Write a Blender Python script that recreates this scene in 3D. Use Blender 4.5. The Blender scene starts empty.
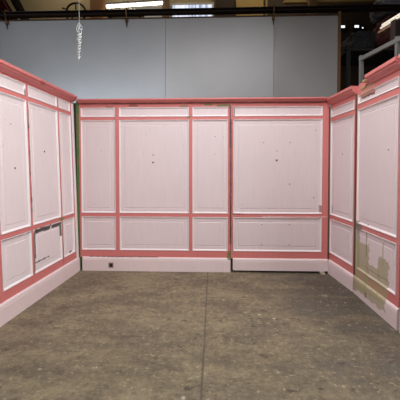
import bpy, bmesh, math, random
from mathutils import Vector, Matrix
random.seed(4)
SC = bpy.context.scene
COL = SC.collection

# ------------------------------------------------------------------ materials
def srgb(r, g, b):
    f = lambda c: (c/255/12.92) if c/255 <= .04045 else ((c/255+.055)/1.055)**2.4
    return (f(r), f(g), f(b), 1)

class NT:
    def __init__(s, name):
        s.m = bpy.data.materials.new(name); s.m.use_nodes = True
        s.t = s.m.node_tree; s.b = s.t.nodes['Principled BSDF']
        s.obj = s.t.nodes.new('ShaderNodeTexCoord').outputs['Object']
    def n(s, kind, **kw):
        o = s.t.nodes.new(kind)
        for k, v in kw.items(): setattr(o, k, v)
        return o
    def l(s, a, b): s.t.links.new(a, b)
    def put(s, sock, v):
        if hasattr(v, 'is_output'): s.l(v, sock)
        else: sock.default_value = v
    def math(s, op, a, b=0, c=0, clamp=False):
        o = s.n('ShaderNodeMath', operation=op, use_clamp=clamp)
        for i, v in enumerate((a, b, c)): s.put(o.inputs[i], v)
        return o.outputs[0]
    def vec(s, op, a, b=(0, 0, 0)):
        o = s.n('ShaderNodeVectorMath', operation=op)
        s.put(o.inputs[0], a); s.put(o.inputs[1], b)
        return o.outputs[0]
    def noise(s, scale, detail=4, rough=.6, vec=None):
        o = s.n('ShaderNodeTexNoise')
        o.inputs['Scale'].default_value = scale; o.inputs['Detail'].default_value = detail
        o.inputs['Roughness'].default_value = rough
        s.l(vec or s.obj, o.inputs['Vector'])
        return o.outputs['Fac']
    def step(s, v, lo, hi):
        o = s.n('ShaderNodeMapRange', clamp=True)
        s.put(o.inputs['Value'], v)
        o.inputs['From Min'].default_value = lo; o.inputs['From Max'].default_value = hi
        return o.outputs['Result']
    def mix(s, fac, a, b):
        o = s.n('ShaderNodeMix', data_type='RGBA')
        s.put(o.inputs['Factor'], fac); s.put(o.inputs['A'], a) if False else None
        s.put(o.inputs[6], a); s.put(o.inputs[7], b)
        return o.outputs[2]
    def box(s, c, h, amp, scale):
        """noisy edged box mask in object space (the y axis is ignored)"""
        v = s.vec('SUBTRACT', s.vec('ABSOLUTE', s.vec('SUBTRACT', s.obj, (c[0], 0, c[1]))), (h[0], 0, h[1]))
        sp = s.n('ShaderNodeSeparateXYZ'); s.l(v, sp.inputs[0])
        d = s.math('MAXIMUM', sp.outputs[0], sp.outputs[2])
        if amp:
            d = s.math('ADD', d, s.math('MULTIPLY', s.math('SUBTRACT', s.noise(scale, 5, .65), .5), amp))
        return s.step(d, .004, -.004)
    def bump(s, h, strength, dist=.01):
        o = s.n('ShaderNodeBump'); o.inputs['Strength'].default_value = strength
        o.inputs['Distance'].default_value = dist
        s.l(h, o.inputs['Height']); s.l(o.outputs[0], s.b.inputs['Normal'])
    def done(s, col, rough=.6, **kw):
        s.put(s.b.inputs['Base Color'], col); s.put(s.b.inputs['Roughness'], rough)
        for k, v in kw.items(): s.put(s.b.inputs[k.replace('_', ' ')], v)
        return s.m

def plain(name, rgb, rough=.6, var=.12, scale=6, metal=0, **kw):
    t = NT(name); c = srgb(*rgb)
    d = tuple(x*(1-var) for x in c[:3])+(1,)
    col = t.mix(t.noise(scale), c, d)
    return t.done(col, rough, Metallic=metal, **kw)

KHAKI = srgb(166, 155, 120); OLIVE = srgb(112, 118, 66); BLACK = srgb(40, 38, 38)
DRIFT = srgb(150, 138, 120); RAW = srgb(180, 150, 115)
def paint(name, rgb, chips=(), rough=.5, wear=.10):
    """brushed paint with faint wear, plus chips and painted-in dark gaps: (centre, half size, colour, noise amount, noise scale, cover)"""
    t = NT(name); c = srgb(*rgb)
    mp = t.n('ShaderNodeMapping'); mp.inputs['Scale'].default_value = (9, 9, 1.2); t.l(t.obj, mp.inputs[0])
    f = t.step(t.noise(3, 5, .6, mp.outputs[0]), .35, .75)
    col = t.mix(t.math('MULTIPLY', f, wear*2), c, srgb(*[x*.88 for x in rgb]))
    big = t.step(t.noise(1.3, 3), .3, .75)
    col = t.mix(t.math('MULTIPLY', big, wear), col, srgb(rgb[0]*.9, rgb[1]*.9, rgb[2]*.88))
    # tiny knocks that show the dark board
    kn = t.step(t.noise(26, 2, .5), .765, .79)
    col = t.mix(t.math('MULTIPLY', kn, .6), col, srgb(110, 80, 74))
    for (cc, hh, cl, amp, sc, cov) in chips:
        m = t.box(cc, hh, amp, sc)
        col = t.mix(t.math('MULTIPLY', m, cov), col, cl)
    t.bump(t.noise(60, 3), .08, .003)
    return t.done(col, rough)

PALE = (232, 219, 221); PINK = (225, 208, 211); WHITE = (238, 231, 233); SALMON = (211, 122, 119); SKIRT = (229, 209, 210)

# ------------------------------------------------------------------ mesh helpers
def obj(name, bm, mat, parent=None, smooth=False, bevel=0):
    bmesh.ops.recalc_face_normals(bm, faces=bm.faces)
    me = bpy.data.meshes.new(name); bm.to_mesh(me); bm.free()
    if smooth:
        for p in me.polygons: p.use_smooth = True
    o = bpy.data.objects.new(name, me); COL.objects.link(o)
    me.materials.append(mat)
    if parent: o.parent = parent
    if bevel:
        b = o.modifiers.new('bevel', 'BEVEL'); b.width = bevel; b.segments = 2; b.limit_method = 'ANGLE'
    return o

def tag(o, label, cat, group=None, kind=None):
    if label: o['label'] = label
    if cat: o['category'] = cat
    if group: o['group'] = group
    if kind: o['kind'] = kind
    return o

def thing(name, label, cat, loc=(0, 0, 0), rot=0, group=None):
    o = bpy.data.objects.new(name, None); COL.objects.link(o)
    o.location = loc; o.rotation_euler = (0, 0, rot); o.empty_display_size = .1
    return tag(o, label, cat, group)

def struct(o, label=None):
    o['kind'] = 'structure'
    if label: o['label'] = label
    return o

def bx(bm, x0, x1, y0, y1, z0, z1, mat=None):
    vs = [bm.verts.new(v) for v in ((x0,y0,z0),(x1,y0,z0),(x1,y1,z0),(x0,y1,z0),(x0,y0,z1),(x1,y0,z1),(x1,y1,z1),(x0,y1,z1))]
    if mat is not None:
        for v in vs: v.co = mat @ v.co
    for f in ((0,3,2,1),(4,5,6,7),(0,1,5,4),(1,2,6,5),(2,3,7,6),(3,0,4,7)):
        bm.faces.new([vs[i] for i in f])
    return bm

def box(*a): return bx(bmesh.new(), *a)

def tube(bm, pts, r, seg=8, caps=True):
    """tube along points; r a number or a list"""
    pts = [Vector(p) for p in pts]; rings = []
    up = Vector((0, 0, 1)); prev = None
    for i, p in enumerate(pts):
        d = (pts[min(i+1, len(pts)-1)] - pts[max(i-1, 0)]).normalized()
        if prev is None:
            a = d.cross(up) if abs(d.z) < .95 else d.cross(Vector((1, 0, 0)))
        else:
            a = prev - d*prev.dot(d)
        a.normalize(); prev = a; b = d.cross(a)
        rr = r[i] if isinstance(r, (list, tuple)) else r
        rings.append([bm.verts.new(p + (a*math.cos(t)+b*math.sin(t))*rr) for t in [2*math.pi*k/seg for k in range(seg)]])
    for A, B in zip(rings, rings[1:]):
        for k in range(seg): bm.faces.new((A[k], A[(k+1) % seg], B[(k+1) % seg], B[k]))
    if caps:
        bm.faces.new(rings[0][::-1]); bm.faces.new(rings[-1])
    return bm

def frame_loft(bm, x0, x1, z0, z1, prof, fill=False, close=False):
    """mitred rectangular profile: prof = [(inset, y)...]"""
    loops = []
    for ins, y in prof:
        loops.append([bm.verts.new(v) for v in ((x0+ins,y,z0+ins),(x1-ins,y,z0+ins),(x1-ins,y,z1-ins),(x0+ins,y,z1-ins))])
    pairs = list(zip(loops, loops[1:]))
    if close: pairs.append((loops[-1], loops[0]))
    for A, B in pairs:
        for k in range(4): bm.faces.new((A[k], A[(k+1) % 4], B[(k+1) % 4], B[k]))
    if fill: bm.faces.new(loops[-1])
    return bm

def extrude_x(bm, prof, x0, x1):
    """(y,z) outline extruded along x"""
    A = [bm.verts.new((x0, y, z)) for y, z in prof]; B = [bm.verts.new((x1, y, z)) for y, z in prof]
    n = len(prof)
    for k in range(n): bm.faces.new((A[k], A[(k+1) % n], B[(k+1) % n], B[k]))
    bm.faces.new(A[::-1]); bm.faces.new(B)
    return bm

# ------------------------------------------------------------------ the painted flats
M_hole = plain('dark_hole', (45, 36, 36), .9)
M_raw = plain('raw_timber', (186, 152, 112), .7, .25, 14)
M_rawdark = plain('aged_timber_edge', (120, 88, 66), .8, .3, 18)
M_green = None
LEV = dict(sk=.205, low0=.30, low1=.795, main0=.842, main1=2.195, fr0=2.233, fr1=2.374, cor=2.432, top=2.486)

def flat(label, L, loc, rot, cols, stiles, lev, chips=(), skirt=(0, None, 0), cor=(0, None), holes=(), cprof=.07, pale=False):
    """cols = [(s0,s1)] panel columns; stiles = [(s0,s1)]; local x along the face, -y into the room"""
    g = dict(LEV); g.update(lev)
    t = thing('scenery_flat', label, 'wall panel', loc, rot, 'pink painted scenery flats')
    sal = paint('salmon_paint', SALMON, chips); pk = paint('pale_pink_paint', PALE if pale else PINK, chips)
    wh = paint('white_edge_paint', WHITE if pale else (233, 221, 223), chips, .45, .06); sp = paint('skirting_paint', SKIRT, chips)
    z0 = skirt[2]
    obj('backing_board', box(0, L, .016, .045, z0+.012, g['top']-.02), sal, t)
    for (a, b) in stiles:
        obj('stile', box(a, b, 0, .02, g['sk']-.01, g['cor']+.02), sal, t, bevel=.002)
    for (a, b) in ((g['sk']-.012, g['low0']), (g['low1'], g['main0']), (g['main1'], g['fr0']), (g['fr1'], g['cor']+.03)):
        obj('rail', box(stiles[0][0]+.001, stiles[-1][1]-.001, .0015, .0195, a, b), sal, t)
    for (a, b) in cols:
        for (lo, hi) in ((g['low0'], g['low1']), (g['main0'], g['main1']), (g['fr0'], g['fr1'])):
            small = hi-lo < .2
            q = .012 if small else .045
            bm = frame_loft(bmesh.new(), a+.004, b-.004, lo+.004, hi-.004,
                            [(0, .0155), (.0, .012), (.02+q, .012), (.023+q, .0140), (.028+q, .0140), (.034+q, .009)] if not small else [(0, .0155), (0, .011), (.03, .011)], True)
            p = obj('panel', bm, pk, t)
            m = frame_loft(bmesh.new(), a+.004, b-.004, lo+.003, hi-.003,
                           [(0, .012), (0, -.003), (.003, -.005), (.007, -.004), (.011, .000), (.019, .008), (.022, .0125)])
            tag(obj('moulding', m, wh, p), 'white painted panel moulding', None)
            for (hx, hz, r) in holes:
                if a < hx < b and lo < hz < hi:
                    h = tube(bmesh.new(), [(hx, .004, hz), (hx, .012, hz)], r, 8)
                    obj('screw_hole', h, M_hole, p)
    T = g['top']; c = g['cor']; k = cprof/.07
    h = T-c
    prof = [(.02, c-.004), (-.012, c-.004), (-.016, c+.06*h), (-.022*k, c+.16*h), (-.038*k, c+.27*h), (-.052*k, c+.36*h), (-.055*k, c+.40*h),
            (-.055*k, c+.56*h), (-.066*k, c+.58*h), (-.070*k, c+.66*h), (-.070*k, T-.004), (-.066*k, T), (.03, T)]
    a, b = cor[0], L if cor[1] is None else cor[1]
    obj('cornice', extrude_x(bmesh.new(), prof, a, b), sal, t)
    a, b = skirt[0], L if skirt[1] is None else skirt[1]
    s = g['sk']
    prof = [(.016, z0), (-.020, z0), (-.020, s-.045), (-.017, s-.038), (-.019, s-.028), (-.014, s-.014), (-.006, s-.004), (.004, s), (.016, s)]
    sk = obj('skirting_board', extrude_x(bmesh.new(), prof, a, b), sp, t)
    tag(sk, 'pale pink skirting board', None)
    return t, dict(sal=sal, pk=pk, wh=wh, sp=sp, g=g, skirt=sk)

YB = 4.78
# back left: local x = world x + 1.905
X0 = -1.908
bl_chips = [((1.08, 2.428), (1.2, .008), srgb(104, 56, 48), .022, 9, .85), ((-.357+.06-X0+.23, 2.405), (.06, .012), OLIVE, .05, 30, 1), ((-.345-X0, 2.225), (.03, .012), OLIVE, .03, 30, .9),
            ((.14-X0, 2.392), (.09, .014), OLIVE, .03, 30, 1), ((-.42-X0, 2.385), (.05, .01), OLIVE, .03, 40, .9),
            ((-1.15-X0, 2.402), (.06, .014), srgb(120, 75, 60), .05, 30, .8), ((-1.5-X0, 2.38), (.05, .01), srgb(120, 75, 60), .03, 40, .8),
            ((.235-X0, .24), (.03, .06), OLIVE, .05, 30, 1), ((.245-X0, 1.3), (.006, .9), BLACK, .02, 9, .8),
            ((-1.3-X0, .204), (.5, .006), BLACK, .03, 14, .7), ((.243-X0, 2.1), (.008, .3), BLACK, .03, 20, .9)]
fl, d = flat('wide pink flat on left of the back row, three panel columns, square hole in skirting', .250-X0, (X0, YB, 0), 0,
             [(-1.924-X0, -1.412-X0), (-1.364-X0, -.343-X0), (-.302-X0, .216-X0)],
             [(-.036, -.014), (-1.412-X0, -1.364-X0), (-.343-X0, -.299-X0), (.216-X0, .250-X0)],
             {}, bl_chips, cor=(-.040, None), holes=[(-.865-X0, 1.69, .008), (-.868-X0, 1.58, .012), (-1.62-X0, 1.75, .005), (.03-X0, 1.95, .006), (.03-X0, 1.70, .005)])
# green raw edge strip seen in the corner
tg = NT('green_edge_paint'); f = tg.step(tg.noise(7, 5, .7), .45, .62)
M_green = tg.done(tg.mix(f, srgb(74, 112, 56), srgb(116, 104, 68)), .7)
obj('raw_or_filler_edge', box(-.150, -.0795, .0, .045, .012, 2.44), plain('gap_shade_timber', (60, 50, 44), .9, .3, 12), fl)  # dark strip added to stand for the shade in the corner gap
tag(obj('edge_strip', box(-.079, -.0365, -.003, .045, .012, 2.478), M_green, fl, bevel=.004), 'green stripped edge strip', None)
# knocked out socket
sx, sz = -1.485-X0, .085
m = frame_loft(bmesh.new(), sx-.036, sx+.036, sz-.038, sz+.038, [(0, -.0195), (0, -.0235), (.012, -.0235), (.012, -.0195)], False)
so = obj('socket_surround', m, plain('socket_surround_grey', (160, 130, 122), .7), d['skirt'])
obj('socket_hole', box(sx-.025, sx+.025, -.0212, -.017, sz-.027, sz+.027), M_hole, d['skirt'])

# back right
X1 = .255
br_chips_gap = [((.7, 2.428), (.8, .007), srgb(112, 60, 52), .022, 9, .8), ((.012, .1), (.016, .10), BLACK, 0, 1, 1), ((.003, 1.3), (.006, .9), BLACK, .03, 12, .8), ((.30-X1, 2.30), (.006, .06), BLACK, .02, 30, .9),  # the plain black patch paints in the dark gap between the skirtings
            ((1.2-X1, .806), (.5, .006), srgb(225, 190, 186), .04, 12, .8), ((1.53-X1, .92), (.02, .05), srgb(160, 110, 104), .04, 30, .8),
            ((.35-X1, .84), (.08, .006), BLACK, .02, 30, .8)]
fl2, d2 = flat('pink flat on right of the back row, one wide panel column, raised off the floor', 1.630-X1, (X1, YB, 0), 0,
               [(.283-X1, 1.548-X1)], [(0, .027), (1.548-X1, 1.630-X1)], {}, br_chips_gap, skirt=(.030, None, .03), cor=(-.004, 1.578-X1),
               holes=[(.905-X1, 1.61, .012), (.905-X1, 1.74, .006), (.72-X1, 1.86, .006), (1.09-X1, 1.86, .006), (1.45-X1, 2.03, .006),
                      (1.09-X1, 1.27, .008), (1.43-X1, 1.08, .007), (1.09-X1, .69, .006), (.70-X1, .69, .006), (.70-X1, .40, .006), (1.09-X1, .40, .006)])
obj('raw_or_filler_edge', box(1.6315-X1, 1.648-X1, .008, .045, .03, 2.36), M_rawdark, fl2)  # strip added to close the lit gap and leave a dark line
M_foot = plain('packing_block_wood', (150, 138, 120), .8)
x = 1.545
bm = bmesh.new(); extrude_x(bm, [(-.085, 0), (.05, 0), (.05, .0295), (-.03, .0295), (-.085, .012)], x-.03, x+.03)
tag(obj('packing_wedge', bm, M_foot, bevel=.002), 'small timber wedge under the right end of the raised back flat', 'wedge').location = (0, YB-.012, 0)

# left flat: local x from near end to the back corner
A = Vector((-1.960, 4.762)); B = Vector((-2.021, 3.045)); LL = 2.45
dv = (A-B).normalized(); near = A - dv*LL
rotL = math.atan2(dv.y, dv.x)
S = lambda s: LL - s
P_DK = srgb(62, 56, 52)
lf_chips_gap = [((LL-.001, 1.2), (.003, 1.3), srgb(52, 44, 42), 0, 1, .9), ((S(.90), .775), (.17, .026), P_DK, .05, 18, .95), ((S(.60), .770), (.10, .024), P_DK, .04, 26, .95),  # first entry paints in the dark line of the corner gap
            ((S(.49), .70), (.013, .09), P_DK, .02, 30, .9), ((S(1.075), .62), (.018, .15), P_DK, .035, 18, .95),
            ((S(.93), .42), (.15, .006), P_DK, .05, 11, .95), ((S(1.105), .55), (.014, .22), srgb(140, 96, 78), .03, 18, .8),
            ((S(1.12), 1.6), (.006, .6), P_DK, .05, 10, .8), ((S(1.40), .79), (.25, .005), P_DK, .03, 14, .7),
            ((S(.45), .825), (.05, .02), OLIVE, .04, 30, .9), ((S(.445), .5), (.012, .28), srgb(150, 112, 92), .03, 18, .8),
            ((S(.22), .335), (.04, .010), P_DK, .03, 30, .9), ((S(1.165), 2.33), (.006, .04), BLACK, .02, 30, .8),
            ((S(.9), 2.50), (.05, .02), srgb(150, 80, 78), .05, 25, .6)]
fl3, d3 = flat('long pink flat forming the left wall, chipped lower panel in the middle', LL, (near.x, near.y, 0), rotL,
               [(.03, S(1.70)), (S(1.655), S(1.150)), (S(1.112), S(.466)), (S(.426), S(.094))],
               [(0, .03), (S(1.70), S(1.655)), (S(1.150), S(1.112)), (S(.466), S(.426)), (S(.094), S(.062))],
               dict(low1=.805, main0=.852, main1=2.250, fr0=2.293, fr1=2.427, cor=2.452, top=2.535), lf_chips_gap, pale=True,
               holes=[(S(1.38), 1.50, .009), (S(.80), 1.70, .010), (S(1.42), 1.95, .005)])
fl3.rotation_euler = (Matrix.Rotation(rotL, 3, 'Z') @ Matrix.Rotation(-.027, 3, 'X')).to_euler()   # leans back a little
tag(obj('edge_trim', box(S(.055), S(.004), -.010, .016, .2, 2.425), paint('white_trim_paint', WHITE), fl3, bevel=.006), 'white painted edge trim', None)

# right flats
def right_flat(label, p, q, *a, **k):
    p = Vector(p); q = Vector(q); v = q-p
    return flat(label, v.length, (p.x, p.y, 0), math.atan2(v.y, v.x), *a, **k)
r1_chips = [((.05, .92), (.01, .05), P_DK, .03, 30, .9),
            ((.35, 2.15), (.30, .005), srgb(110, 70, 66), .015, 20, .9)]
fl4, d4 = right_flat('narrow pink flat on the right wall, next to the back corner', (1.6525, 4.772), (1.706, 4.062),
                     [(.006, .664)], [(0, .006), (.667, .694)], dict(low1=.785, main0=.838, main1=2.15, fr0=2.203, fr1=2.325, cor=2.388, top=2.476), r1_chips,
                     holes=[(.36, 1.68, .007)])
obj('raw_or_filler_edge', box(.695, .711, -.004, .045, .2, 2.385), M_rawdark, fl4)
r2_chips = [((0.037, .46), (.05, .42), DRIFT, .08, 14, .8), ((0.132, .37), (.19, .27), KHAKI, .16, 13, .8), ((0.402, .29), (.15, .16), KHAKI, .16, 12, .75),
            ((0.632, .36), (.10, .22), KHAKI, .14, 13, .8), ((0.382, .13), (.35, .06), KHAKI, .10, 12, .75), ((0.622, .62), (.012, .12), KHAKI, .03, 16, .7),
            ((0.262, .64), (.012, .14), srgb(120, 110, 80), .03, 16, .7),
            ((0.052, .81), (.12, .035), srgb(120, 112, 100), .07, 20, .9), ((0.322, .09), (.02, .03), srgb(120, 100, 90), .02, 30, .8),
            ((0.250, 2.36), (.16, .06), srgb(205, 150, 130), .05, 18, .9), ((0.250, 2.305), (.15, .012), srgb(95, 66, 60), .04, 25, .95)]
fl5, d5 = right_flat('pink flat on the right wall with a bare khaki patch low down', (1.708, 4.045), (1.714, 3.105),
                     [(.024, .886)], [(0, .022), (.890, .935)], dict(main1=2.187, fr0=2.244, fr1=2.352, cor=2.415, top=2.51), r2_chips,
                     cor=(.335, None), holes=[(.70, 1.68, .006), (.30, .87, .006), (.25, 2.26, .006)])
bm = bmesh.new(); bx(bm, .23, .3345, -.05, .02, 2.45, 2.475); bx(bm, .10, .23, -.01, .03, 2.40, 2.43)
tag(obj('broken_cornice_end', bm, M_raw, fl5, bevel=.003), 'bare timber end where the cornice broke off', None)
fl6, d6 = right_flat('pink flat nearest the camera on the right, mostly outside the photo', (1.716, 3.062), (1.727, 2.1),
                     [(.06, .86)], [(0, .056), (.864, .93)], dict(main1=2.187, fr0=2.244, fr1=2.352, cor=2.415, top=2.51), ())

# ------------------------------------------------------------------ floor
t = NT('stained_concrete')
n1 = t.noise(.9, 6, .62); n2 = t.noise(6, 10, .8); n3 = t.noise(34, 6, .75); n5 = t.noise(15, 8, .8)
mp = t.n('ShaderNodeMapping'); mp.inputs['Scale'].default_value = (.8, 2.0, 1); t.l(t.obj, mp.inputs[0])
n4 = t.noise(2.4, 10, .78, mp.outputs[0])
sp = t.n('ShaderNodeSeparateXYZ'); t.l(t.obj, sp.inputs[0]); X, Y = sp.outputs[0], sp.outputs[1]
col = t.mix(t.step(n2, .34, .66), srgb(104, 91, 72), srgb(138, 124, 98))
grey = t.step(t.math('ADD', X, t.math('MULTIPLY', t.math('SUBTRACT', n1, .5), 2.6)), .3, 1.7)
col = t.mix(t.math('MULTIPLY', grey, .7), col, t.mix(t.step(n2, .34, .66), srgb(80, 75, 67), srgb(108, 102, 90)))
col = t.mix(t.math('MULTIPLY', t.step(n4, .47, .68), .6), col, srgb(78, 69, 57))
col = t.mix(t.math('MULTIPLY', t.step(n1, .50, .72), .35), col, srgb(84, 75, 62))
col = t.mix(t.math('MULTIPLY', t.step(n5, .49, .36), .75), col, srgb(70, 61, 49))
col = t.mix(t.math('MULTIPLY', t.step(n5, .54, .66), .6), col, srgb(164, 150, 124))
col = t.mix(t.math('MULTIPLY', t.step(n3, .45, .32), .8), col, srgb(66, 57, 46))
col = t.mix(t.math('MULTIPLY', t.step(n3, .57, .70), .75), col, srgb(178, 165, 140))
near = t.step(t.math('ADD', Y, t.math('MULTIPLY', t.math('SUBTRACT', n1, .5), 1.6)), 3.3, 2.2)
col = t.mix(t.math('MULTIPLY', near, .25), col, srgb(78, 70, 54))
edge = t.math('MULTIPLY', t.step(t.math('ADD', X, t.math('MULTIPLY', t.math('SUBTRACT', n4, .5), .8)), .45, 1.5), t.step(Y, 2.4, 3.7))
col = t.mix(t.math('MULTIPLY', edge, .85), col, srgb(64, 57, 49))  # right wall's shade painted into the stained floor colour
mp2 = t.n('ShaderNodeMapping'); mp2.inputs['Scale'].default_value = (1.0, 1.7, 1); mp2.inputs['Location'].default_value = (3.1, 1.7, 0); t.l(t.obj, mp2.inputs[0])
n6 = t.noise(1.6, 10, .72, mp2.outputs[0]); n7 = t.noise(7, 8, .72, mp2.outputs[0]); n8 = t.noise(22, 6, .7)
right = t.step(X, .2, 1.3)
col = t.mix(t.math('MULTIPLY', t.step(n6, .50, .40), t.math('SUBTRACT', .5, t.math('MULTIPLY', right, .3))), col, srgb(146, 133, 104))
col = t.mix(t.math('MULTIPLY', t.step(n6, .52, .60), .55), col, t.mix(right, srgb(88, 76, 62), srgb(84, 82, 77)))
col = t.mix(t.math('MULTIPLY', t.step(n7, .575, .625), .7), col, srgb(66, 56, 44))
col = t.mix(t.math('MULTIPLY', t.step(n7, .65, .68), .8), col, srgb(44, 38, 31))
col = t.mix(t.math('MULTIPLY', t.step(n8, .44, .36), .55), col, srgb(80, 70, 54))
col = t.mix(t.math('MULTIPLY', t.step(n8, .58, .66), .6), col, srgb(182, 168, 134))
# slab joint
jd = t.math('ABSOLUTE', t.math('ADD', X, t.math('ADD', .075, t.math('MULTIPLY', t.math('SUBTRACT', t.noise(3, 4), .5), .02))))
col = t.mix(t.math('MULTIPLY', t.step(jd, .011, .004), .7), col, srgb(66, 60, 52))
# paint flecks and spills
def spot(cx, cy, r, colr, amp, sc, cov):
    global col
    v = t.vec('SUBTRACT', t.obj, (cx, cy, 0)); q = t.n('ShaderNodeVectorMath', operation='LENGTH'); t.l(v, q.inputs[0])
    dd = t.math('ADD', q.outputs['Value'], t.math('MULTIPLY', t.math('SUBTRACT', t.noise(sc, 6, .7), .5), amp))
    col = t.mix(t.math('MULTIPLY', t.step(dd, r, r-.02), cov), col, colr)
vo = t.n('ShaderNodeTexVoronoi'); vo.inputs['Scale'].default_value = 7; t.l(t.obj, vo.inputs['Vector'])
fle = t.math('MULTIPLY', t.step(vo.outputs['Distance'], .13, .07), t.step(t.noise(1.7, 3), .55, .62))
col = t.mix(t.math('MULTIPLY', fle, .75), col, srgb(196, 186, 170))
spot(1.14, 2.72, .0, srgb(214, 208, 196), .07, 22, .95); spot(1.30, 2.70, .0, srgb(206, 200, 188), .06, 24, .9); spot(.98, 2.75, -.01, srgb(206, 200, 188), .04, 24, .9)
spot(1.15, 4.0, .0, srgb(170, 162, 146), .14, 16, .7); spot(1.30, 3.92, .04, srgb(150, 142, 124), .3, 14, .5); spot(1.42, 3.4, .0, srgb(170, 162, 148), .14, 18, .8)
spot(.02, 2.55, .0, srgb(52, 48, 42), .16, 18, .8); spot(-1.05, 3.25, .0, srgb(74, 66, 56), .24, 9, .6);
spot(1.25, 4.35, .15, srgb(66, 58, 50), .9, 3, .6)
t.bump(t.math('ADD', n3, t.math('MULTIPLY', n2, 1.5)), .25, .006)
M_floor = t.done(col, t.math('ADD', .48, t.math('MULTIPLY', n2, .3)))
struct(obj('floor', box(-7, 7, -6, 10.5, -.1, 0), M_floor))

# ------------------------------------------------------------------ warehouse shell
M_cream = plain('old_cream_render', (150, 138, 108), .9, .3, 2)
M_dark = plain('dark_block_wall', (52, 44, 37), .9, .3, 3)
M_ceil = plain('warehouse_roof_sheet', (120, 118, 112), .8)
struct(obj('wall_left', box(-7.1, -7, -6, 10.6, 0, 7.2), M_cream))
struct(obj('wall_right', box(7, 7.1, -6, 10.6, 0, 7.2), M_dark))
struct(obj('wall_front', box(-7, 7, -6.1, -6, 0, 7.2), M_cream))
struct(obj('ceiling', box(-7, 7, -6, 10.5, 7.2, 7.3), M_ceil))
# far wall, pale on the left of the window, dark on the right
YF = 9.6
def far_mat():
    t = NT('far_wall_render')
    sp = t.n('ShaderNodeSeparateXYZ'); t.l(t.obj, sp.inputs[0])
    f = t.step(t.math('ADD', sp.outputs[0], t.math('MULTIPLY', t.math('SUBTRACT', t.noise(2), .5), .3)), -.2, .1)
    return t.done(t.mix(f, srgb(168, 152, 116), srgb(62, 50, 38)), .9)
struct(obj('wall_far', box(-7, 7, YF, YF+.1, 0, 7.2), far_mat()))

def emit(name, rgb, s, streak=False):
    t = NT(name); c = srgb(*rgb)
    if streak:
        mp = t.n('ShaderNodeMapping'); mp.inputs['Scale'].default_value = (7, .1, .3); t.l(t.obj, mp.inputs[0])
        c = t.mix(t.step(t.noise(2, 3, .6, mp.outputs[0]), .38, .66), c, srgb(120, 140, 172))
    t.put(t.b.inputs['Emission Color'], c); t.b.inputs['Emission Strength'].default_value = s
    return t.done((.02, .02, .02, 1), .4)
M_steel = plain('dark_steel', (48, 38, 36), .45, .3, 8, .6)
M_timber = plain('old_brown_timber', (112, 78, 48), .75, .35, 9)
M_gold = plain('pale_ply_timber', (176, 146, 84), .7, .25, 6)
M_pale = plain('pale_white_paint', (205, 198, 184), .6)

w = struct(obj('window_1', frame_loft(bmesh.new(), -1.17, .02, 5.3, 6.02, [(0, YF), (0, YF-.05), (.05, YF-.05), (.05, YF)], False), M_pale))
obj('window_pane', box(-1.125, -.025, YF-.03, YF-.01, 5.345, 5.975), emit('daylight_window', (236, 240, 255), 1.15, True), w)
w = struct(obj('window_2', frame_loft(bmesh.new(), -2.88, -1.36, 5.60, 5.96, [(0, YF), (0, YF-.05), (.03, YF-.05), (.03, YF)], False), M_pale))
obj('window_pane', box(-2.85, -1.39, YF-.03, YF-.01, 5.63, 5.93), emit('dim_window', (150, 145, 128), .6), w)
for i, (x0, x1, z0, z1) in enumerate(((3.44, 3.55, 5.275, 5.345), (3.80, 3.92, 5.275, 5.345), (4.00, 4.04, 5.25, 5.29))):
    w = struct(obj('window_%d' % (3+i), frame_loft(bmesh.new(), x0-.03, x1+.03, z0-.03, z1+.03, [(0, YF), (0, YF-.04), (.03, YF-.04), (.03, YF)], False), M_steel))
    obj('window_pane', box(x0, x1, YF-.03, YF-.01, z0, z1), emit('small_daylight_pane', (235, 240, 245), 1.3), w)

# row of pale tins on a high shelf below the strip light
tt = thing('wall_shelf', 'high timber shelf on the far wall below the strip light', 'shelf', (-2.35, YF, 0))
obj('shelf_board', box(-.55, .45, -.34, 0, 5.655, 5.685), M_timber, tt)
for x in (-.45, .35): obj('bracket', extrude_x(bmesh.new(), [(-.30, 5.655), (0, 5.655), (0, 5.41)], x-.015, x+.015), M_steel, tt)
M_tin = plain('white_tin', (240, 228, 214), .35, .05)
for i in range(7):
    h = .10+.07*random.random(); r = .042+.012*random.random(); x = -2.82+.115*i
    tn = thing('paint_tin', 'small pale tin on the high shelf under the strip light', 'tin', (x, YF-.2, 5.685), 0, 'pale tins on the high shelf')
    obj('can', tube(bmesh.new(), [(0,0,0), (0,0,h)], r, 14), M_tin, tn); obj('lid', tube(bmesh.new(), [(0,0,h), (0,0,h+.012)], r*.92, 14), M_pale, tn)

# strip light in the far bay
ft = thing('strip_light', 'long white fluorescent strip light hung in front of the far wall', 'light', (-2.03, 9.0, 5.69))
ft.rotation_euler = (0, -.045, 0)
obj('housing', box(-.76, .74, -.06, .06, .06, .12), M_pale, ft, bevel=.01)
obj('tube', tube(bmesh.new(), [(-.74, 0, .03), (.72, 0, .03)], .034, 12), emit('fluorescent_tube', (255, 250, 240), 6), ft)
for x in (-.6, .6): obj('hanger', tube(bmesh.new(), [(x, 0, .12), (x, 0, 1.49)], .006, 6), M_steel, ft)

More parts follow.
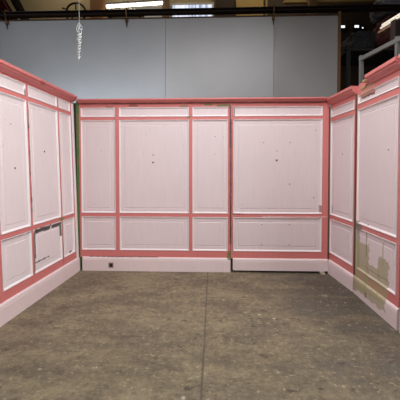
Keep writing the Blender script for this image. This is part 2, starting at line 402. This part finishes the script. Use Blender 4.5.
# posts of the far bay
def post(name, label, x0, x1, y0, y1, mat, z1=7.2, z0=0, cat='post', group='timber posts'):
    o = obj(name, box(x0, x1, y0, y1, z0, z1), mat, bevel=.008)
    return tag(o, label, cat, group)
M_orange = plain('warm_timber', (158, 108, 62), .7, .35, 12)
post('timber_post', 'warm brown timber post left of the bright strip light', -3.24, -2.90, 9.1, 9.3, M_orange)
post('timber_post', 'brown timber post between strip light and bright window', -1.36, -1.18, 9.25, 9.43, M_timber)
post('timber_post', 'thin pale timber post right of the ply sheet', 1.37, 1.41, 9.2, 9.26, M_gold)
post('timber_post', 'timber post crossing the horizontal beam behind the grey boards', 2.38, 2.56, 8.8, 8.98, M_timber)
post('timber_post', 'narrow timber post at the right edge of the grey boards', 2.185, 2.235, 6.19, 6.27, M_timber, 4.24)
post('timber_post', 'dark timber post at the left edge of the grey boards', -4.03, -3.90, 6.17, 6.3, plain('sooty_timber', (52, 44, 38), .8), 4.24)
tag(obj('ply_sheet', box(.62, 1.36, YF-.06, YF, 5.62, 6.1), M_gold, bevel=.004), 'pale ply sheet fixed on the far wall right of the window', 'sheet')
tag(obj('timber_beam', box(1.80, 6.99, 8.99, 9.10, 5.70, 5.76), M_gold, bevel=.004), 'thin horizontal timber beam behind the post on the right', 'beam')

# hand wheel on the far wall
hw = thing('hand_wheel', 'black spoked hand wheel on the pale far wall above the grey boards', 'wheel', (-3.74, YF, 5.72))
ring = [(.27*math.cos(a), -.22, .27*math.sin(a)) for a in [2*math.pi*k/28 for k in range(29)]]
obj('rim', tube(bmesh.new(), ring, .028, 8, False), M_steel, hw, True)
for k in range(5):
    a = 2*math.pi*k/5+.3
    obj('spoke', tube(bmesh.new(), [(0, -.22, 0), (.26*math.cos(a), -.22, .26*math.sin(a))], .014, 6), M_steel, hw)
obj('hub', tube(bmesh.new(), [(0, -.25, 0), (0, 0, 0)], .045, 12), M_steel, hw)
obj('handle', tube(bmesh.new(), [(-.25, -.22, .10), (-.36, -.24, .13)], [.016, .026], 8), M_steel, hw)

# dark red hanging sheet
bm = bmesh.new(); rows = []
for j in range(9):
    z = 4.0+3.2*j/8; row = []
    for i in range(41):
        u = i/40; x = -4.85+u*max(.12, .86-.6*(z-4.2)) - .02*(z-4.2); y = 7.6+.05*math.sin(u*34+.3*j)+.02*math.sin(u*71)
        row.append(bm.verts.new((x, y, z)))
    rows.append(row)
for A_, B_ in zip(rows, rows[1:]):
    for k in range(40): bm.faces.new((A_[k], A_[k+1], B_[k+1], B_[k]))
so = tag(obj('hanging_curtain', bm, plain('dark_red_cloth', (88, 18, 20), .85), smooth=True), 'dark red curtain hanging from the roof at the far left', 'curtain')
m = so.modifiers.new('thick', 'SOLIDIFY'); m.thickness = .012
# sloping roof strut beside it
st = bmesh.new(); tube(st, [(-3.72, 7.48, 4.0), (-5.40, 7.48, 7.2)], .09, 4)
tag(obj('roof_strut', st, M_steel), 'dark sloping roof strut right of the red curtain', 'strut')

# ------------------------------------------------------------------ grey partition boards, rail, clamps
def grey(rgb):
    tb = NT('grey_board_paint')
    return tb.done(tb.mix(tb.step(tb.noise(1.2, 4), .3, .8), srgb(*rgb), srgb(*[.94*c for c in rgb])), .42)
for (a, b, rgb, lb) in ((-3.895, -.857, (171, 173, 177), 'widest grey board of the partition, at its left end'),
                   (-.853, 1.068, (172, 172, 174), 'middle grey board of the partition behind the pink flats'),
                   (1.072, 2.18, (151, 149, 148), 'narrowest grey board of the partition, at its right end')):
    tag(obj('partition_board', box(a, b, 6.2, 6.225, 0, 4.165), grey(rgb), bevel=.002), lb, 'board', 'grey partition boards')
M_bat = plain('copper_brown_timber', (84, 52, 38), .45, .55, 5)
tag(obj('timber_capping', box(-3.89, 2.18, 6.185, 6.24, 4.166, 4.186), M_bat, bevel=.004), 'thin brown timber capping along the top of the grey boards', 'capping')
bm = bmesh.new()   # I-section rail
prof = [(y, z-.014) for y, z in ((6.13, 4.262), (6.27, 4.262), (6.27, 4.274), (6.206, 4.274), (6.206, 4.310), (6.27, 4.310), (6.27, 4.322), (6.13, 4.322), (6.13, 4.310), (6.194, 4.310), (6.194, 4.274), (6.13, 4.274))]
extrude_x(bm, prof, -6.99, 6.99)
tag(obj('steel_rail', bm, M_steel), 'long dark steel rail above the grey boards', 'rail')
M_brass = plain('tarnished_brass', (116, 88, 52), .4, .3, 20, .7)
M_cord = plain('pale_cord', (170, 166, 160), .8)
for (x, cord, lb) in ((-3.73, 0, 'leftmost of the three clamps over the top of the grey boards'),
                      (-1.54, 0, 'middle one of the three clamps over the top of the grey boards'),
                      (1.055, 1, 'clamp with a long cord, rightmost of the three on the grey boards')):
    c = thing('hanging_clamp', lb, 'clamp', (x, 6.16, 4.16), 0, 'clamps on the grey boards')
    obj('hook', tube(bmesh.new(), [(0, .03, .166), (0, -.052, .166), (0, -.056, .12), (0, -.030, .07), (0, -.024, 0)], .012, 8), M_brass, c)
    obj('jaw', box(-.022, .022, -.012, .038, -.06, .0), M_brass, c, bevel=.004)
    obj('tail', tube(bmesh.new(), [(0, .01, -.06), (.004, .012, -.15)], [.012, .006], 6), M_steel, c)
    if cord: obj('cord', tube(bmesh.new(), [(.02, .02, -.05), (.022, .024, -.25), (.023, .026, -.55)], .006, 5), M_cord, c)

# ------------------------------------------------------------------ hanging twisted strand
hs = thing('hanging_strand', 'clear twisted strand hanging on a thin wire above the left flat', 'decoration', (-1.56, 4.0, 2.76))
tgl = NT('clear_plastic'); M_clear = tgl.done((.92, .94, .95, 1), .12, Transmission_Weight=.7, IOR=1.45)
for ph in (0, math.pi):
    pts = []; rad = []
    for i in range(70):
        u = i/69; z = .30*u
        a = ph+u*2*math.pi*4.5; R = .008+.012*u
        pts.append((R*math.cos(a)-.012*(1-u), R*math.sin(a), z)); rad.append(.007+.006*u)
    obj('twist', tube(bmesh.new(), pts, rad, 6), M_clear, hs, True)
for (cx, cz, r, ax) in ((.006, .335, .026, 0), (-.012, .355, .024, 1), (.014, .375, .022, 0), (-.002, .40, .018, 1)):
    loop = []
    for k in range(15):
        a = 2*math.pi*k/14
        loop.append((cx+r*math.cos(a)*(.8 if ax else .5), r*math.cos(a)*(.4 if ax else .8), cz+r*1.15*math.sin(a)))
    obj('loop', tube(bmesh.new(), loop, .005, 6, False), M_clear, hs, True)
obj('wire', tube(bmesh.new(), [(0, 0, .42), (.002, 0, 2.5), (0, 0, 4.44)], .003, 5), M_cord, hs)

# ------------------------------------------------------------------ rack and stores behind the right flats
M_galv = plain('galvanised_steel', (120, 120, 117), .45, .2, 12, .5)
P0 = Vector((1.80, 4.33)); P1 = Vector((2.06, 3.02)); rz = math.atan2((P1-P0).y, (P1-P0).x); RL = (P1-P0).length
rk = thing('storage_rack', 'grey steel angle storage rack standing behind the right pink flats', 'rack', (P0.x, P0.y, 0), rz)
RH = 2.86
for x in (.0, .60, RL):
    for y in (0, .75):
        obj('upright', box(x-.018, x+.018, y, y+.04, 0, RH+.02), M_galv, rk)
for y in (0, .75): obj('top_rail', box(-.018, RL+.018, y-.004, y+.036, RH-.045, RH), M_galv, rk)
for x in (RL/2, RL-.05): obj('cross_rail', box(x-.02, x+.02, .036, .75, RH-.04, RH-.005), M_galv, rk)
for z in (1.0, 2.0): obj('shelf', box(-.015, RL+.015, .002, .785, z, z+.03), M_steel, rk)

# stack of mouldings lying on the rack
M_mw = plain('primed_white_moulding', (226, 218, 202), .55)
ml = [(.10, .0, .17, M_rawdark), (.29, .0, .17, M_timber), (.10, .035, .17, M_mw), (.29, .035, .17, M_raw), (.12, .075, .20, M_mw)]
lbs = ['dark bare board at the bottom of the timber stack on the rack, left side', 'brown board at the bottom of the timber stack on the rack, right side',
       'white primed board in the middle of the timber stack on the rack', 'pale bare board in the middle of the timber stack on the rack', 'white moulding board on top of the timber stack on the rack']
for x, lb in ((.50, 'dark bearer under the far end of the timber stack on the rack'), (.95, 'dark bearer under the near end of the timber stack on the rack')):
    o = tag(obj('timber_bearer', box(x, x+.07, .01, .74, 0, .215), M_steel, bevel=.003), lb, 'timber', 'bearers on the rack'); o.location = (P0.x, P0.y, RH+.001); o.rotation_euler = (0, 0, rz)
for (y, z, wd, mt), lb in zip(ml, lbs):
    off = .17+.06*random.random(); z += .217
    bm = extrude_x(bmesh.new(), [(y, z+.0005), (y+wd, z+.0005), (y+wd, z+.024), (y+wd-.02, z+.034), (y+.03, z+.034), (y, z+.022)], off, off+1.15)
    o = tag(obj('timber_moulding', bm, mt), lb, 'timber', 'timber stacked on the rack'); o.location = (P0.x, P0.y, RH+.001); o.rotation_euler = (0, 0, rz)

# tall dark shelving behind with wrapped bundles
dk = thing('store_shelving', 'dark tall shelving in the shade behind the steel rack', 'shelving', (2.55, 6.7, 0))
M_black = plain('sooty_steel', (30, 28, 28), .7)
for x in (0, 2.6):
    for y in (0, .9): obj('upright', box(x-.03, x+.03, y-.03, y+.03, 0, 3.78), M_black, dk)
for z in (.4, 1.6, 2.7, 3.7): obj('shelf', box(-.03, 2.63, -.029, .929, z, z+.04), M_black, dk)
def bundle(name, label, cat, cx, cy, z0, sx, sy, sz, mat, seed, amp):
    bm = bmesh.new(); bmesh.ops.create_icosphere(bm, subdivisions=5, radius=1)
    from mathutils import noise
    for v in bm.verts:
        p = v.co.copy()
        k = 1/max(abs(p.x), abs(p.y), abs(p.z))**.72
        q = p*k
        nn = noise.fractal(p*2.2+Vector((seed, 0, 0)), 1, 2, 4)*amp + abs(noise.noise(p*5+Vector((0, seed, 0))))*amp*.7
        q *= (1+nn)
        v.co = Vector((q.x*sx, q.y*sy, max(q.z, -.98)*sz))
    mz = min(v.co.z for v in bm.verts)
    for v in bm.verts: v.co.z -= mz
    o = tag(obj(name, bm, mat, smooth=True), label, cat); o.location = (cx, cy, z0+.001)
    return o
M_plast = plain('black_polythene', (112, 112, 122), .45, .3, 4); M_sack = plain('black_sacking', (36, 36, 38), .8)
M_redcl = plain('maroon_cloth', (74, 17, 21), .85)
bundle('wrapped_bundle', 'black polythene wrapped bundle lying on top of the red bundle', 'bundle', 4.10, 7.15, 4.495, .86, .40, .19, M_plast, 3, .10)
bundle('cloth_bundle', 'dark red cloth bundle under the black wrapped one', 'bundle', 3.90, 7.15, 3.74, .62, .40, .36, M_redcl, 9, .08)
bundle('dark_sack', 'black sack slumped left of the dark red bundle on the shelving', 'sack', 2.90, 7.15, 3.74, .22, .36, .20, M_sack, 15, .12)

# the stores and the far bay stand a little nearer than first laid out
def shift(names, dy):
    for o in COL.objects:
        if o.parent is None and o.name.split('.')[0] in names: o.location.y -= dy
shift(('partition_board', 'timber_capping', 'steel_rail', 'hanging_clamp'), .21)
for o in COL.objects:
    if o.name.startswith('timber_post') and o.parent is None:
        o.location.y -= .21 if o.data.vertices[0].co.y < 7 else .33
shift(('hanging_curtain', 'roof_strut'), .26)
shift(('store_shelving', 'wrapped_bundle', 'cloth_bundle', 'dark_sack'), .25)
shift(('wall_far', 'window_1', 'window_2', 'window_3', 'window_4', 'window_5', 'wall_shelf', 'paint_tin', 'strip_light', 'ply_sheet', 'timber_beam', 'hand_wheel'), .33)
shift(('storage_rack', 'timber_bearer', 'timber_moulding', 'hanging_strand'), .13)

# ------------------------------------------------------------------ light
def area(name, loc, sx, sy, power, col=(1, 1, 1), rot=(0, 0, 0)):
    l = bpy.data.lights.new(name, 'AREA'); l.shape = 'RECTANGLE'; l.size = sx; l.size_y = sy; l.energy = power; l.color = col
    o = bpy.data.objects.new(name, l); COL.objects.link(o); o.location = loc; o.rotation_euler = rot
    return o
area('lamp_over_set', (.05, 2.3, 4.4), 3.0, 1.6, 128, (1, 1, .99))
area('lamp_over_right', (.5, 3.5, 4.35), 2.0, .8, 34, (1, .99, .98))
area('lamp_over_front', (0, -1.2, 4.6), 4, 2, 60, (1, .99, .97))
area('lamp_left_bay', (-4.6, 2.6, 4.8), 1.2, 4.0, 22, (.82, .91, 1), (0, math.radians(-35), 0))
area('fill_front_right', (3.2, -.8, 1.5), 2.4, 2.2, 108, (1, 1, 1), (0, math.radians(90), math.radians(-30)))  # soft fill added out of view to lift the left wall
area('fill_front_left', (-3.2, -.8, 1.5), 2.4, 2.2, 18, (1, 1, 1), (0, math.radians(-90), math.radians(30)))  # mirrored fill added out of view for the right flats
area('fill_behind_flats', (-2.1, 5.45, 2.15), 2.8, .25, 19, (.84, .92, 1), (math.radians(150), 0, 0))  # hidden fill added behind the flats to brighten the grey boards
area('lamp_far_bay', (-2.6, 8.6, 7.1), 4.0, .6, 40, (1, .88, .70))
area('lamp_far_right', (1.6, 8.3, 7.1), 2.0, .5, 26, (1, .85, .62))

W = bpy.data.worlds.new('World'); SC.world = W; W.use_nodes = True
W.node_tree.nodes['Background'].inputs[0].default_value = (.5, .55, .6, 1); W.node_tree.nodes['Background'].inputs[1].default_value = .2

# ------------------------------------------------------------------ camera
cam = bpy.data.cameras.new('camera'); co = bpy.data.objects.new('camera', cam); COL.objects.link(co)
cam.sensor_width = 36; cam.lens = 333/400*36; cam.clip_start = .02
co.location = (0, 0, 1.5); co.rotation_euler = (math.radians(90-1.6), 0, math.radians(2.25)); cam.shift_y = -.0568
SC.camera = co
vs = SC.view_settings
vs.view_transform = 'Standard'; vs.look = 'None'; vs.gamma = 1; vs.use_curve_mapping = False; vs.exposure = 0.0
